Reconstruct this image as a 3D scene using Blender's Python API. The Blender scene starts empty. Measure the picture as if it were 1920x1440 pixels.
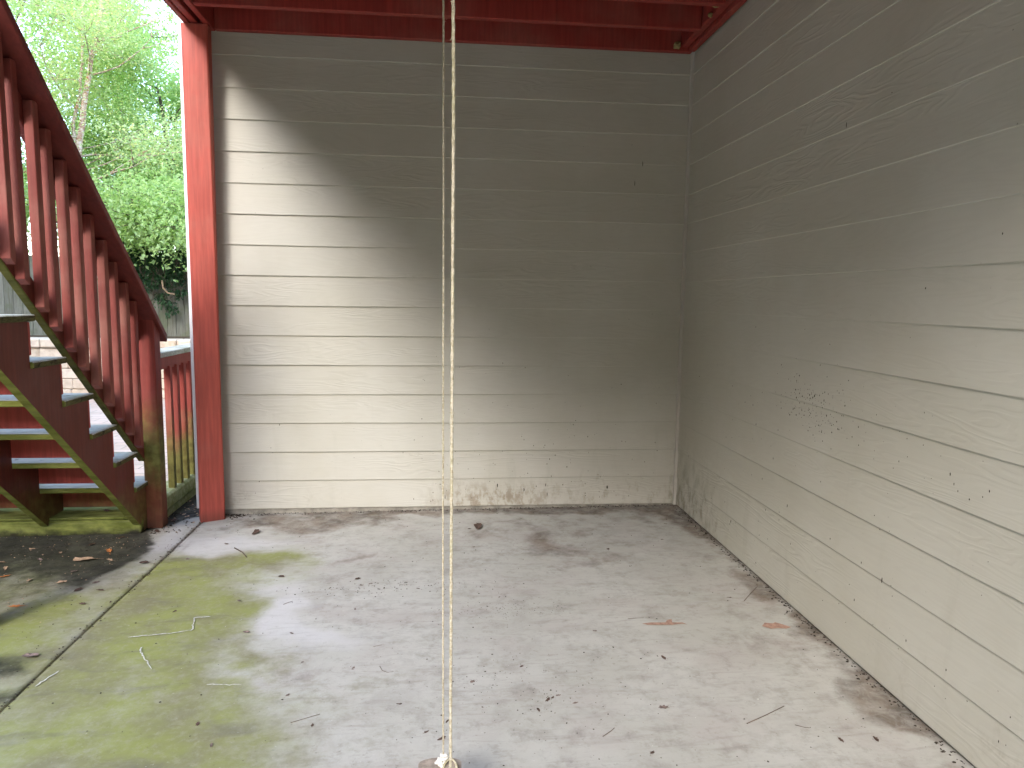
import bpy, bmesh, math, random
import numpy as np
from mathutils import Vector, Matrix
random.seed(7); RNG = np.random.default_rng(11)
R = math.radians
scene = bpy.context.scene
COL = scene.collection

WL, WB = 10.7, 8.3
# ------------------------------------------------------------------ camera
cam_d = bpy.data.cameras.new("camera"); cam = bpy.data.objects.new("camera", cam_d); COL.objects.link(cam)
CAM = Vector((-1.5255, -4.4521, 1.3106))
pitch, roll, yaw = -0.118535618, 0.0137103514, 0.0986548644
f0 = Vector((math.sin(yaw), math.cos(yaw), 0)); r0 = Vector((math.cos(yaw), -math.sin(yaw), 0)); u0 = Vector((0, 0, 1))
fw = f0*math.cos(pitch) + u0*math.sin(pitch); u2 = u0*math.cos(pitch) - f0*math.sin(pitch)
rt = r0*math.cos(roll) + u2*math.sin(roll); up = u2*math.cos(roll) - r0*math.sin(roll)
cam.matrix_world = Matrix(((rt.x, up.x, -fw.x, CAM.x), (rt.y, up.y, -fw.y, CAM.y), (rt.z, up.z, -fw.z, CAM.z), (0, 0, 0, 1)))
cam_d.sensor_width = 36; cam_d.lens = 1349.15/1920*36; cam_d.clip_start = .02; cam_d.clip_end = 2000
scene.camera = cam
scene.render.resolution_x = 1024; scene.render.resolution_y = 768

# ------------------------------------------------------------------ light
SUN = Vector((-.45, -1., .66)).normalized()         # direction towards the bright part of the sky
elev = math.asin(SUN.z); azim = math.atan2(SUN.x, SUN.y)
world = bpy.data.worlds.new("World"); scene.world = world; world.use_nodes = True
wn = world.node_tree; bg = wn.nodes["Background"]
sky = wn.nodes.new("ShaderNodeTexSky"); sky.sky_type = 'NISHITA'; sky.sun_disc = False
sky.sun_elevation = elev; sky.sun_rotation = azim; sky.air_density = 1.0; sky.dust_density = 1.1; sky.ozone_density = 1.0
hs = wn.nodes.new("ShaderNodeHueSaturation"); hs.inputs['Saturation'].default_value = .95      # thin overcast: the blue is washed out
wn.links.new(sky.outputs[0], hs.inputs['Color']); wn.links.new(hs.outputs[0], bg.inputs[0]); bg.inputs[1].default_value = .15
sl = bpy.data.lights.new("sun", 'SUN'); so = bpy.data.objects.new("sun", sl); COL.objects.link(so)
sl.energy = .2; sl.angle = R(12); sl.color = (1, .995, .98)
so.rotation_euler = SUN.to_track_quat('Z', 'Y').to_euler(); so.location = (-4, -9, 8)
scene.view_settings.view_transform = 'Standard'; scene.view_settings.look = 'None'
scene.view_settings.gamma = 1; scene.view_settings.exposure = 3.28

# ------------------------------------------------------------------ helpers
class MB:
    """collects boxes, prisms, tubes and builds ONE mesh object"""
    def __init__(s): s.v = []; s.f = []; s.m = []; s.sm = []
    def add(s, V, F, mi=0, smooth=False):
        b = len(s.v); s.v += [tuple(p) for p in V]
        for q in F: s.f.append(tuple(b+i for i in q)); s.m.append(mi); s.sm.append(smooth)
    def bevbox(s, x0, x1, y0, y1, z0, z1, c=.003, M=None, mi=0):
        bm = bmesh.new(); bmesh.ops.create_cube(bm, size=1)
        for v in bm.verts:
            v.co = Vector(((x0+x1)/2+v.co.x*(x1-x0), (y0+y1)/2+v.co.y*(y1-y0), (z0+z1)/2+v.co.z*(z1-z0)))
        if c > 0: bmesh.ops.bevel(bm, geom=bm.edges[:], offset=c, segments=1, affect='EDGES')
        if M is not None: bmesh.ops.transform(bm, matrix=M, verts=bm.verts)
        bm.verts.index_update()
        s.add([v.co.copy() for v in bm.verts], [[v.index for v in f.verts] for f in bm.faces], mi); bm.free()
    def prism(s, poly, x0, x1, axis='X', mi=0, c=0):
        """poly of 2D points extruded along an axis (X: poly=(y,z); Y: poly=(x,z))"""
        n = len(poly)
        P = (lambda a, p: (a, p[0], p[1])) if axis == 'X' else (lambda a, p: (p[0], a, p[1]))
        V = [P(x0, p) for p in poly] + [P(x1, p) for p in poly]
        F = [list(range(n))[::-1], list(range(n, 2*n))] + [[i, (i+1) % n, n+(i+1) % n, n+i] for i in range(n)]
        bm = bmesh.new(); bv = [bm.verts.new(v) for v in V]
        for q in F: bm.faces.new([bv[i] for i in q])
        bmesh.ops.recalc_face_normals(bm, faces=bm.faces)
        if c > 0: bmesh.ops.bevel(bm, geom=bm.edges[:], offset=c, segments=1, affect='EDGES')
        bm.verts.index_update()
        s.add([v.co.copy() for v in bm.verts], [[v.index for v in f.verts] for f in bm.faces], mi); bm.free()
    def tube(s, pts, rad, n=7, mi=0):
        pts = [Vector(p) for p in pts]; rings = []
        for i, p in enumerate(pts):
            d = (pts[min(i+1, len(pts)-1)] - pts[max(i-1, 0)]).normalized()
            a = d.cross(Vector((0, 0, 1)) if abs(d.z) < .9 else Vector((1, 0, 0))).normalized(); b = d.cross(a)
            r = rad[i] if hasattr(rad, '__len__') else rad
            rings.append([p + (a*math.cos(t) + b*math.sin(t))*r for t in [2*math.pi*k/n for k in range(n)]])
        V = [q for rg in rings for q in rg]; F = []
        for i in range(len(pts)-1):
            for k in range(n): F.append([i*n+k, i*n+(k+1) % n, (i+1)*n+(k+1) % n, (i+1)*n+k])
        F.append(list(range(n))[::-1]); F.append([(len(pts)-1)*n+k for k in range(n)])
        s.add(V, F, mi, True)
    def build(s, name, mats, parent=None, loc=None):
        me = bpy.data.meshes.new(name); me.from_pydata(s.v, [], s.f)
        if not isinstance(mats, (list, tuple)): mats = [mats]
        for m in mats: me.materials.append(m)
        me.polygons.foreach_set('material_index', s.m); me.polygons.foreach_set('use_smooth', s.sm)
        bm = bmesh.new(); bm.from_mesh(me); bmesh.ops.recalc_face_normals(bm, faces=bm.faces); bm.to_mesh(me); bm.free()
        return link(name, me, parent, loc)
def link(name, me, parent=None, loc=None):
    o = bpy.data.objects.new(name, me); COL.objects.link(o)
    if parent: o.parent = parent
    if loc is not None: o.location = loc
    return o
def tag(o, label=None, cat=None, group=None, kind=None):
    if label: o['label'] = label
    if cat: o['category'] = cat
    if group: o['group'] = group
    if kind: o['kind'] = kind
    return o
def empty(name, label, cat, loc=(0, 0, 0), group=None):
    o = bpy.data.objects.new(name, None); COL.objects.link(o); o.location = loc; o.empty_display_size = .1
    return tag(o, label, cat, group)

# value-noise fbm on arrays (for stain maps and wobble)
def vnoise(x, y, seed):
    xi = np.floor(x).astype(int); yi = np.floor(y).astype(int); xf = x-xi; yf = y-yi
    u = xf*xf*(3-2*xf); v = yf*yf*(3-2*yf)
    def h(a, b):
        n = (a*374761393 + b*668265263 + seed*1274126177) & 0xFFFFFFFF
        n = ((n ^ (n >> 13))*1274126177) & 0xFFFFFFFF
        return ((n ^ (n >> 16)) & 0xFFFF)/65535.
    return (h(xi, yi)*(1-u)+h(xi+1, yi)*u)*(1-v) + (h(xi, yi+1)*(1-u)+h(xi+1, yi+1)*u)*v
def fbm(x, y, seed, oct=5):
    t = 0; a = .5
    for o in range(oct): t = t + a*vnoise(x*2**o+o*17.3, y*2**o+o*9.1, seed+o); a *= .5
    return t/(1-.5**oct)
def sstep(a, b, x):
    t = np.clip((x-a)/(b-a), 0, 1); return t*t*(3-2*t)

# ------------------------------------------------------------------ node helper
class NT:
    def __init__(s, name):
        s.mat = bpy.data.materials.new(name); s.mat.use_nodes = True; s.t = s.mat.node_tree
        s.b = s.t.nodes["Principled BSDF"]; s.out = s.t.nodes["Material Output"]
        g = s.n('ShaderNodeNewGeometry'); s.geo = g; s.pos = g.outputs['Position']
    def n(s, typ, **kw):
        nd = s.t.nodes.new(typ)
        for k, v in kw.items(): setattr(nd, k, v)
        return nd
    def L(s, a, b): s.t.links.new(a, b)
    def put(s, sock, v):
        if isinstance(v, bpy.types.NodeSocket): s.L(v, sock)
        else: sock.default_value = v
    def math(s, op, a, b=0., clamp=False):
        nd = s.n('ShaderNodeMath', operation=op); nd.use_clamp = clamp; s.put(nd.inputs[0], a); s.put(nd.inputs[1], b); return nd.outputs[0]
    def scale(s, v, sc):
        nd = s.n('ShaderNodeVectorMath', operation='MULTIPLY'); s.put(nd.inputs[0], v); nd.inputs[1].default_value = sc; return nd.outputs[0]
    def noise(s, v, sc=5., det=4., rough=.55, dist=0., w=None):
        nd = s.n('ShaderNodeTexNoise')
        if w is not None: nd.noise_dimensions = '4D'; s.put(nd.inputs['W'], w)
        s.put(nd.inputs['Vector'], v); nd.inputs['Scale'].default_value = sc; nd.inputs['Detail'].default_value = det
        nd.inputs['Roughness'].default_value = rough; nd.inputs['Distortion'].default_value = dist
        return nd.outputs[0]
    def ramp(s, v, a, b, lo=0., hi=1., smooth=True):
        nd = s.n('ShaderNodeMapRange', interpolation_type='SMOOTHSTEP' if smooth else 'LINEAR'); s.put(nd.inputs[0], v)
        nd.inputs[1].default_value = a; nd.inputs[2].default_value = b; nd.inputs[3].default_value = lo; nd.inputs[4].default_value = hi
        return nd.outputs[0]
    def mix(s, f, a, b, mode='MIX'):
        nd = s.n('ShaderNodeMix', data_type='RGBA', blend_type=mode); s.put(nd.inputs[0], f)
        for i, c in ((6, a), (7, b)): s.put(nd.inputs[i], c if isinstance(c, bpy.types.NodeSocket) else (*c, 1))
        return nd.outputs[2]
    def xyz(s, v=None):
        nd = s.n('ShaderNodeSeparateXYZ'); s.put(nd.inputs[0], v or s.pos); return nd.outputs
    def comb(s, x, y, z):
        nd = s.n('ShaderNodeCombineXYZ'); s.put(nd.inputs[0], x); s.put(nd.inputs[1], y); s.put(nd.inputs[2], z); return nd.outputs[0]
    def attr(s, name):
        nd = s.n('ShaderNodeAttribute', attribute_name=name); return nd.outputs['Fac']
    def bump(s, h, st=.3, dist=.005, nrm=None):
        nd = s.n('ShaderNodeBump'); nd.inputs['Strength'].default_value = st; nd.inputs['Distance'].default_value = dist
        s.put(nd.inputs['Height'], h)
        if nrm: s.L(nrm, nd.inputs['Normal'])
        return nd.outputs[0]
    def done(s, col, rough=.7, nrm=None, spec=.35):
        s.put(s.b.inputs['Base Color'], col if isinstance(col, bpy.types.NodeSocket) else (*col, 1)); s.put(s.b.inputs['Roughness'], rough)
        s.b.inputs['Specular IOR Level'].default_value = spec
        if nrm: s.L(nrm, s.b.inputs['Normal'])
        return s.mat

E_ = .178                                             # siding exposure
def mat_siding():
    t = NT("painted_lap_siding"); X, Y, Z = t.xyz()
    u = t.math('ADD', X, Y)
    k = t.math('FLOOR', t.math('DIVIDE', Z, E_))
    wk = t.math('MULTIPLY', k, 5.37)
    # cedar-grain emboss: contour lines of a stretched noise, a different piece for every board
    v = t.comb(t.math('MULTIPLY', u, .75), t.math('MULTIPLY', Z, 5.2), t.math('MULTIPLY', k, 3.1))
    n1 = t.noise(v, 1.5, 3., .5, .25, w=wk)
    gr = t.math('SINE', t.math('MULTIPLY', n1, 120.))
    gr = t.ramp(gr, -.5, 1., 0, 1)
    pat = t.ramp(t.noise(t.comb(t.math('MULTIPLY', u, .5), t.math('MULTIPLY', Z, 3.), k), 2.2, 2., .5, w=wk), .42, .62)   # where the emboss is deep
    h = t.math('MULTIPLY', gr, t.ramp(pat, 0, 1, .12, 1.))
    fine = t.noise(t.comb(t.math('MULTIPLY', u, 6.), t.math('MULTIPLY', Z, 90.), 0.), 3., 3.)
    h = t.math('ADD', h, t.math('MULTIPLY', fine, .35))
    nb = t.bump(h, .27, .0019)
    big = t.noise(t.pos, 1.4, 4., .6)
    c = t.mix(t.ramp(big, .35, .68), (.468, .447, .378), (.510, .492, .43))
    c = t.mix(t.math('MULTIPLY', gr, .05), c, (.30, .27, .22))
    # splash dirt and mildew close to the slab, and grey film higher up
    d1 = t.noise(t.comb(t.math('MULTIPLY', u, 1.), t.math('MULTIPLY', Z, .55), 0.), 13., 5., .68)
    low = t.ramp(Z, .02, .30, 1., 0.)
    dm = t.math('MULTIPLY', t.ramp(d1, .50, .72), low)
    dm = t.math('MULTIPLY', dm, t.ramp(t.noise(t.comb(u, 0., 7.), 1.6, 3., .6), .42, .62))
    c = t.mix(t.math('MULTIPLY', dm, .7), c, (.21, .15, .085))
    # rusty splash on the bottom board of the back wall, mildew at the foot of the side wall by the corner
    onb = t.ramp(X, -.06, -.04, 1., 0.); bx = t.math('MULTIPLY', t.ramp(X, -1.75, -1.35), t.ramp(X, -1.15, -.45, 1., 0.)); bz = t.ramp(Z, .06, .20, 1., 0.)
    dn = t.noise(t.comb(t.math('MULTIPLY', u, 1.), t.math('MULTIPLY', Z, .6), 2.), 17., 6., .72)
    c = t.mix(t.math('MULTIPLY', t.math('MULTIPLY', t.ramp(dn, .43, .62), bx), t.math('MULTIPLY', bz, .6)), c, (.19, .125, .06))
    ry = t.math('MULTIPLY', t.ramp(Y, -.95, -.15), t.math('SUBTRACT', 1., onb)); rz = t.ramp(Z, .05, .55, 1., 0.)
    ry = t.math('MULTIPLY', ry, t.ramp(X, -.06, -.05))
    c = t.mix(t.math('MULTIPLY', t.math('MULTIPLY', t.ramp(d1, .40, .66), ry), t.math('MULTIPLY', rz, .6)), c, (.16, .145, .085))
    d2 = t.noise(t.comb(t.math('MULTIPLY', u, 2.2), t.math('MULTIPLY', Z, .35), 3.), 4., 5., .6)
    c = t.mix(t.math('MULTIPLY', t.ramp(d2, .52, .78), t.ramp(Z, .1, 1.1, .25, .03)), c, (.24, .225, .17))
    sp = t.noise(t.comb(u, Z, 0.), 55., 2., .5)
    spm = t.math('MULTIPLY', t.ramp(sp, .73, .78), t.ramp(t.noise(t.comb(u, Z, 4.), 1.7, 2.), .42, .62))
    c = t.mix(t.math('MULTIPLY', spm, .55), c, (.11, .09, .065))
    return t.done(c, t.ramp(big, .3, .7, .5, .66), nb, .3)

def mat_red(name, base=(.31, .040, .030), moss=0., moss_top=.5, fade=.25, dark=0., moss_bot=None):
    t = NT(name); X, Y, Z = t.xyz()
    oc = t.n('ShaderNodeTexCoord').outputs['Object']; oi = t.n('ShaderNodeObjectInfo').outputs['Random']
    seed = t.math('MULTIPLY', oi, 31.)
    g = t.noise(t.scale(t.pos, (34, 34, 2.2)), 1.6, 4., .6, .4, w=seed)
    b = t.noise(t.pos, 3.1, 4., .6, 0, w=seed)
    c = t.mix(t.ramp(g, .3, .75), tuple(x*.80 for x in base), tuple(min(1, x*1.16) for x in base))
    fd = t.math('MULTIPLY', t.ramp(b, .42, .72), fade)
    c = t.mix(fd, c, (.40, .20, .15))
    vo = t.n('ShaderNodeTexVoronoi', feature='F1'); t.L(t.scale(t.pos, (3.1, 3.1, 1.9)), vo.inputs['Vector']); vo.inputs['Scale'].default_value = 1.25
    kn = t.ramp(vo.outputs['Distance'], .035, .075, 1., 0.); ring = t.ramp(t.math('SINE', t.math('MULTIPLY', vo.outputs['Distance'], 320.)), -.2, .8)
    c = t.mix(t.math('MULTIPLY', kn, t.math('MULTIPLY', ring, .42)), c, (.10, .022, .016))
    sc = t.noise(t.scale(t.pos, (9, 9, 26)), 5., 3., .6, 1.2)
    c = t.mix(t.math('MULTIPLY', t.ramp(sc, .74, .80), .4), c, (.56, .30, .26))
    dr = t.noise(t.scale(t.pos, (20, 20, 1.2)), 2., 4., .65)
    c = t.mix(t.math('MULTIPLY', t.ramp(dr, .58, .8), .35+dark), c, (.085, .03, .02))
    if moss > 0:
        mn = t.noise(t.pos, 5., 5., .65, 0, w=seed)
        zz = t.math('ADD', Z, t.math('MULTIPLY', t.math('SUBTRACT', mn, .5), .55))
        mm = t.ramp(zz, moss_top-.32, moss_top, 1., 0.)
        if moss_bot: mm = t.math('MULTIPLY', mm, t.ramp(zz, moss_bot-.12, moss_bot+.16, .25, 1.))
        mc = t.mix(t.ramp(t.noise(t.pos, 19., 4.), .35, .65), (.10, .115, .022), (.21, .225, .055))
        c = t.mix(t.math('MULTIPLY', mm, moss), c, mc)
    foot = t.ramp(Z, -.03, .06, .55, 0.)
    c = t.mix(foot, c, (.06, .028, .02))
    nb = t.bump(t.math('ADD', g, t.math('MULTIPLY', b, .5)), .25, .003)
    return t.done(c, t.ramp(b, .3, .7, .48, .72), nb, .35)

def mat_green_wood(name, a=(.09, .105, .02), b=(.24, .26, .07), bare=(.20, .18, .13), bareamt=.35, darklow=False):
    t = NT(name); X, Y, Z = t.xyz()
    n = t.noise(t.scale(t.pos, (3, 9, 9)), 2.2, 5., .62)
    c = t.mix(t.ramp(n, .3, .7), a, b)
    n2 = t.noise(t.scale(t.pos, (2, 20, 30)), 1.8, 4., .6)
    c = t.mix(t.math('MULTIPLY', t.ramp(n2, .5, .72), bareamt), c, bare)
    if darklow:
        n3 = t.noise(t.pos, 6., 5., .65)
        zz = t.math('ADD', Z, t.math('MULTIPLY', t.math('SUBTRACT', n3, .5), .13))
        c = t.mix(t.ramp(zz, -.045, .005, .95, 0.), c, (.018, .016, .014))
    fine = t.noise(t.scale(t.pos, (8, 80, 80)), 2., 3.)
    return t.done(c, .85, t.bump(fine, .4, .003), .2)

def mat_grey_wood():
    t = NT("weathered_grey_wood")
    g = t.noise(t.scale(t.pos, (3, 60, 60)), 1.6, 4., .6, .6)
    n = t.noise(t.pos, 7., 5., .6)
    c = t.mix(t.ramp(g, .3, .7), (.33, .335, .29), (.60, .60, .53))
    c = t.mix(t.math('MULTIPLY', t.ramp(n, .5, .75), .7), c, (.20, .22, .09))
    c = t.mix(t.math('MULTIPLY', t.ramp(t.noise(t.pos, 21., 3.), .6, .75), .6), c, (.07, .06, .045))
    return t.done(c, .85, t.bump(g, .5, .003), .2)
def mat_tread_edge():
    t = NT("dark_tread_edge")
    n = t.noise(t.scale(t.pos, (6, 6, 30)), 3., 5., .65)
    c = t.mix(t.ramp(n, .35, .65), (.06, .05, .025), (.14, .135, .055))
    c = t.mix(t.ramp(t.noise(t.pos, 30., 3.), .55, .7), c, (.028, .024, .018))
    return t.done(c, .85, t.bump(n, .4, .003), .2)

def mat_concrete(name):
    t = NT(name); X, Y, Z = t.xyz()
    A = t.attr('algae'); D = t.attr('dirt'); P = t.attr('pale'); K = t.attr('black')
    n1 = t.noise(t.pos, 1.6, 5., .6); n2 = t.noise(t.pos, 9., 6., .68); n3 = t.noise(t.pos, 60., 4., .6)
    c = t.mix(t.ramp(n1, .36, .64), (.405, .395, .345), (.46, .45, .405))
    c = t.mix(t.ramp(t.noise(t.scale(t.pos, (1, 1.6, 1)), 2.7, 4., .6), .45, .7), c, (.41, .385, .345))
    c = t.mix(t.math('MULTIPLY', t.ramp(n2, .46, .74), .5), c, (.265, .245, .215))
    c = t.mix(t.math('MULTIPLY', t.ramp(t.noise(t.pos, 4.3, 6., .7, 1.1), .5, .7), .26), c, (.245, .222, .20))
    n4 = t.noise(t.pos, 26., 5., .7)
    c = t.mix(t.math('MULTIPLY', t.ramp(n4, .52, .72), .4), c, (.22, .20, .17))
    pl = t.ramp(t.math('ADD', P, t.math('MULTIPLY', t.math('SUBTRACT', n2, .5), 1.2)), .3, .85)
    c = t.mix(t.math('MULTIPLY', pl, .7), c, (.53, .52, .505))
    ds = t.math('ADD', D, t.math('MULTIPLY', t.math('SUBTRACT', n2, .5), 1.3))
    nd = t.noise(t.pos, 17., 6., .75, .6)
    dcol = t.mix(t.ramp(t.noise(t.pos, 7., 4., .6), .35, .65), (.085, .066, .050), (.20, .155, .115))
    dm = t.math('MULTIPLY', t.ramp(ds, .16, 1.2), t.ramp(nd, .28, .62, .42, 1.))
    c = t.mix(t.math('MULTIPLY', dm, .9), c, dcol)
    # trowel streaks
    st = t.noise(t.scale(t.pos, (2.5, 14, 1)), 2.4, 5., .7, .8)
    c = t.mix(t.math('MULTIPLY', t.ramp(st, .5, .74), .34), c, (.20, .175, .15))
    al = t.math('ADD', A, t.math('MULTIPLY', t.math('SUBTRACT', n2, .5), .95))
    ac = t.mix(t.ramp(t.noise(t.pos, 3.3, 4., .6), .35, .66), (.185, .175, .085), (.225, .245, .06))
    ac = t.mix(t.math('MULTIPLY', t.ramp(t.noise(t.pos, 40., 4., .7), .45, .7), .45), ac, (.29, .285, .19))
    ac = t.mix(t.math('MULTIPLY', t.ramp(t.noise(t.scale(t.pos, (1.6, 4, 1)), 1.9, 5., .65, .5), .5, .7), .6), ac, (.125, .115, .075))
    c = t.mix(t.math('MULTIPLY', t.ramp(al, .0, 1.05), .95), c, ac)
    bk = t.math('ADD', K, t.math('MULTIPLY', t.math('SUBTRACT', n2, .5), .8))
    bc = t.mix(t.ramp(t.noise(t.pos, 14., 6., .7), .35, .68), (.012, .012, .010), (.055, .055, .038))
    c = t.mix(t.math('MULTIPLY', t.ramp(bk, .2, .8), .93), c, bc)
    vor = t.n('ShaderNodeTexVoronoi', feature='F1'); t.L(t.pos, vor.inputs['Vector']); vor.inputs['Scale'].default_value = 95.
    c = t.mix(t.math('MULTIPLY', t.ramp(n3, .62, .78), .45), c, (.10, .088, .07))
    c = t.mix(t.math('MULTIPLY', t.ramp(n3, .20, .36, 1., 0.), .35), c, (.60, .585, .55))
    h = t.math('ADD', t.math('MULTIPLY', n3, .5), t.math('MULTIPLY', n2, 1.2))
    return t.done(c, t.ramp(n2, .3, .7, .62, .85), t.bump(h, .35, .004), .3)

def mat_simple(name, col, var=.25, sc=8., rough=.8, bumpd=.002, spec=.3):
    t = NT(name); n = t.noise(t.pos, sc, 5., .6)
    c = t.mix(t.ramp(n, .3, .7), tuple(x*(1-var) for x in col), tuple(min(1, x*(1+var)) for x in col))
    return t.done(c, rough, t.bump(n, .3, bumpd), spec)
def mat_leaf(name, cols, trans=.45):
    t = NT(name); rnd = t.geo.outputs['Random Per Island']
    cr = t.n('ShaderNodeValToRGB'); t.L(rnd, cr.inputs[0]); els = cr.color_ramp.elements
    while len(els) < len(cols): els.new(.5)
    for i, c in enumerate(cols): els[i].position = i/(len(cols)-1); els[i].color = (*c, 1)
    t.L(cr.outputs[0], t.b.inputs['Base Color']); t.b.inputs['Roughness'].default_value = .5; t.b.inputs['Specular IOR Level'].default_value = .4
    tr = t.n('ShaderNodeBsdfTranslucent'); mx = t.n('ShaderNodeMixShader'); mx.inputs[0].default_value = trans
    gm = t.mix(1., cr.outputs[0], (1.55, 1.45, .95), 'MULTIPLY'); t.L(gm, tr.inputs[0])
    t.L(t.b.outputs[0], mx.inputs[1]); t.L(tr.outputs[0], mx.inputs[2]); t.L(mx.outputs[0], t.out.inputs[0])
    return t.mat
def mat_birch_bark():
    t = NT("peeling_birch_bark")
    n = t.noise(t.scale(t.pos, (4, 4, 9)), 2.5, 5., .7, 1.)
    c = t.mix(t.ramp(n, .38, .62), (.33, .20, .13), (.62, .52, .45))
    c = t.mix(t.ramp(t.noise(t.scale(t.pos, (6, 6, 14)), 2., 4.), .56, .68), c, (.36, .13, .05))
    return t.done(c, .9, t.bump(n, .8, .02), .2)
def mat_stone():
    t = NT("tan_wall_block")
    r = t.geo.outputs['Random Per Island']; n = t.noise(t.pos, 9., 5., .65)
    c = t.mix(r, (.60, .49, .36), (.68, .58, .46)); c = t.mix(t.math('MULTIPLY', t.ramp(n, .4, .7), .5), c, (.36, .26, .17))
    return t.done(c, .9, t.bump(n, .6, .01), .2)
def mat_paver():
    t = NT("pale_brick_paving")
    br = t.n('ShaderNodeTexBrick'); t.L(t.pos, br.inputs['Vector']); br.inputs['Scale'].default_value = 1.
    br.inputs['Brick Width'].default_value = .3; br.inputs['Row Height'].default_value = .15; br.inputs['Mortar Size'].default_value = .006
    br.inputs['Color1'].default_value = (.52, .40, .32, 1); br.inputs['Color2'].default_value = (.58, .47, .40, 1); br.inputs['Mortar'].default_value = (.30, .25, .20, 1)
    c = t.mix(t.math('MULTIPLY', t.ramp(t.noise(t.pos, 3., 5.), .45, .7), .4), br.outputs[0], (.38, .34, .28))
    return t.done(c, .85, t.bump(br.outputs[1], -.4, .004), .2)
def mat_fence():
    t = NT("weathered_fence_board")
    r = t.geo.outputs['Random Per Island']; g = t.noise(t.scale(t.pos, (30, 30, 1.5)), 2., 5., .65, .4)
    c = t.mix(r, (.19, .18, .14), (.30, .285, .235)); c = t.mix(t.math('MULTIPLY', t.ramp(g, .42, .7), .65), c, (.10, .095, .065))
    X, Y, Z = t.xyz()
    c = t.mix(t.math('MULTIPLY', t.ramp(t.noise(t.pos, 4., 4.), .45, .65), .5), c, (.13, .15, .07))
    return t.done(c, .9, t.bump(g, .5, .005), .15)
def mat_rope():
    t = NT("beige_braided_rope"); X, Y, Z = t.xyz()
    n = t.noise(t.pos, 180., 3., .6)
    c = t.mix(t.ramp(n, .3, .7), (.34, .29, .19), (.56, .50, .38))
    c = t.mix(t.math('MULTIPLY', t.ramp(t.noise(t.scale(t.pos, (1, 1, 1)), 6., 3.), .5, .7), .5), c, (.40, .385, .20))
    return t.done(c, .9, t.bump(n, .6, .001), .2)

M = dict(
    siding=mat_siding(), red=mat_red("red_stained_wood"), redm=mat_red("red_stained_wood_with_algae", moss=.9, moss_top=.60, fade=.3),
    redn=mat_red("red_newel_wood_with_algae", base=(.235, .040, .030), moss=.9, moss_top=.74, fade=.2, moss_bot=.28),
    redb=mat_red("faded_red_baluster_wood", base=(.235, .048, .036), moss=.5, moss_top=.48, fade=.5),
    redlow=mat_red("red_rail_wood_with_green_feet", base=(.34, .06, .045), moss=.85, moss_top=.58, fade=.3),
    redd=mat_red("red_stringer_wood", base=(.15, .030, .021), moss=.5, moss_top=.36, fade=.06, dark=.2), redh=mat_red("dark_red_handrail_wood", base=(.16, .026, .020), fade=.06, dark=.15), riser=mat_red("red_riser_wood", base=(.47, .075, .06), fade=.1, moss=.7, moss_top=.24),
    sill=mat_green_wood("green_algae_sill", darklow=True), under=mat_green_wood("green_algae_wood", (.13, .14, .025), (.26, .27, .07), bareamt=.2),
    under2=mat_green_wood("dark_olive_wood", (.06, .06, .012), (.13, .125, .03), bareamt=.15),
    timber=mat_green_wood("mossy_timber", (.27, .29, .10), (.52, .53, .30), (.10, .095, .07), .35),
    grey=mat_grey_wood(), tedge=mat_tread_edge(), conc=mat_concrete("stained_concrete"),
    white=mat_simple("white_trim_paint", (.80, .80, .79), .04, 5., .5), found=mat_simple("concrete_foundation", (.27, .25, .21), .35, 12., .9),
    soil=mat_simple("dark_soil", (.055, .043, .032), .5, 30., .95, .01), grass=mat_simple("lawn_ground", (.29, .205, .095), .3, 4., .95, .02),
    terrace=mat_simple("mulch_ground", (.10, .07, .045), .4, 20., .95, .02), rope=mat_rope(),
    frayed=mat_simple("frayed_white_cord", (.72, .69, .62), .15, 160., .95, .001), plank=mat_simple("weathered_seat_wood", (.30, .25, .20), .3, 40., .8),
    stone=mat_stone(), paver=mat_paver(), fence=mat_fence(), bark=mat_birch_bark(), dbark=mat_simple("dark_bark", (.10, .075, .055), .4, 14., .9, .01),
    twig=mat_simple("grey_brown_twig", (.13, .10, .075), .3, 60., .9), chalk=mat_simple("white_chalk", (.50, .50, .44), .3, 120., .9),
    rust=mat_simple("orange_brown_paint_spill", (.36, .225, .165), .25, 60., .8), mud=mat_simple("dark_mud", (.042, .033, .024), .4, 150., .9),
    nest=mat_simple("tan_foam_crust", (.33, .25, .11), .35, 60., .9),
    lbrown=mat_simple("dry_brown_leaf", (.085, .052, .038), .4, 90., .75), lgrey=mat_simple("grey_brown_leaf", (.17, .125, .105), .35, 90., .75),
    ltan=mat_simple("dry_tan_leaf", (.38, .26, .17), .3, 90., .75), lorange=mat_simple("orange_dry_leaf", (.52, .19, .055), .3, 90., .7),
)

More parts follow.
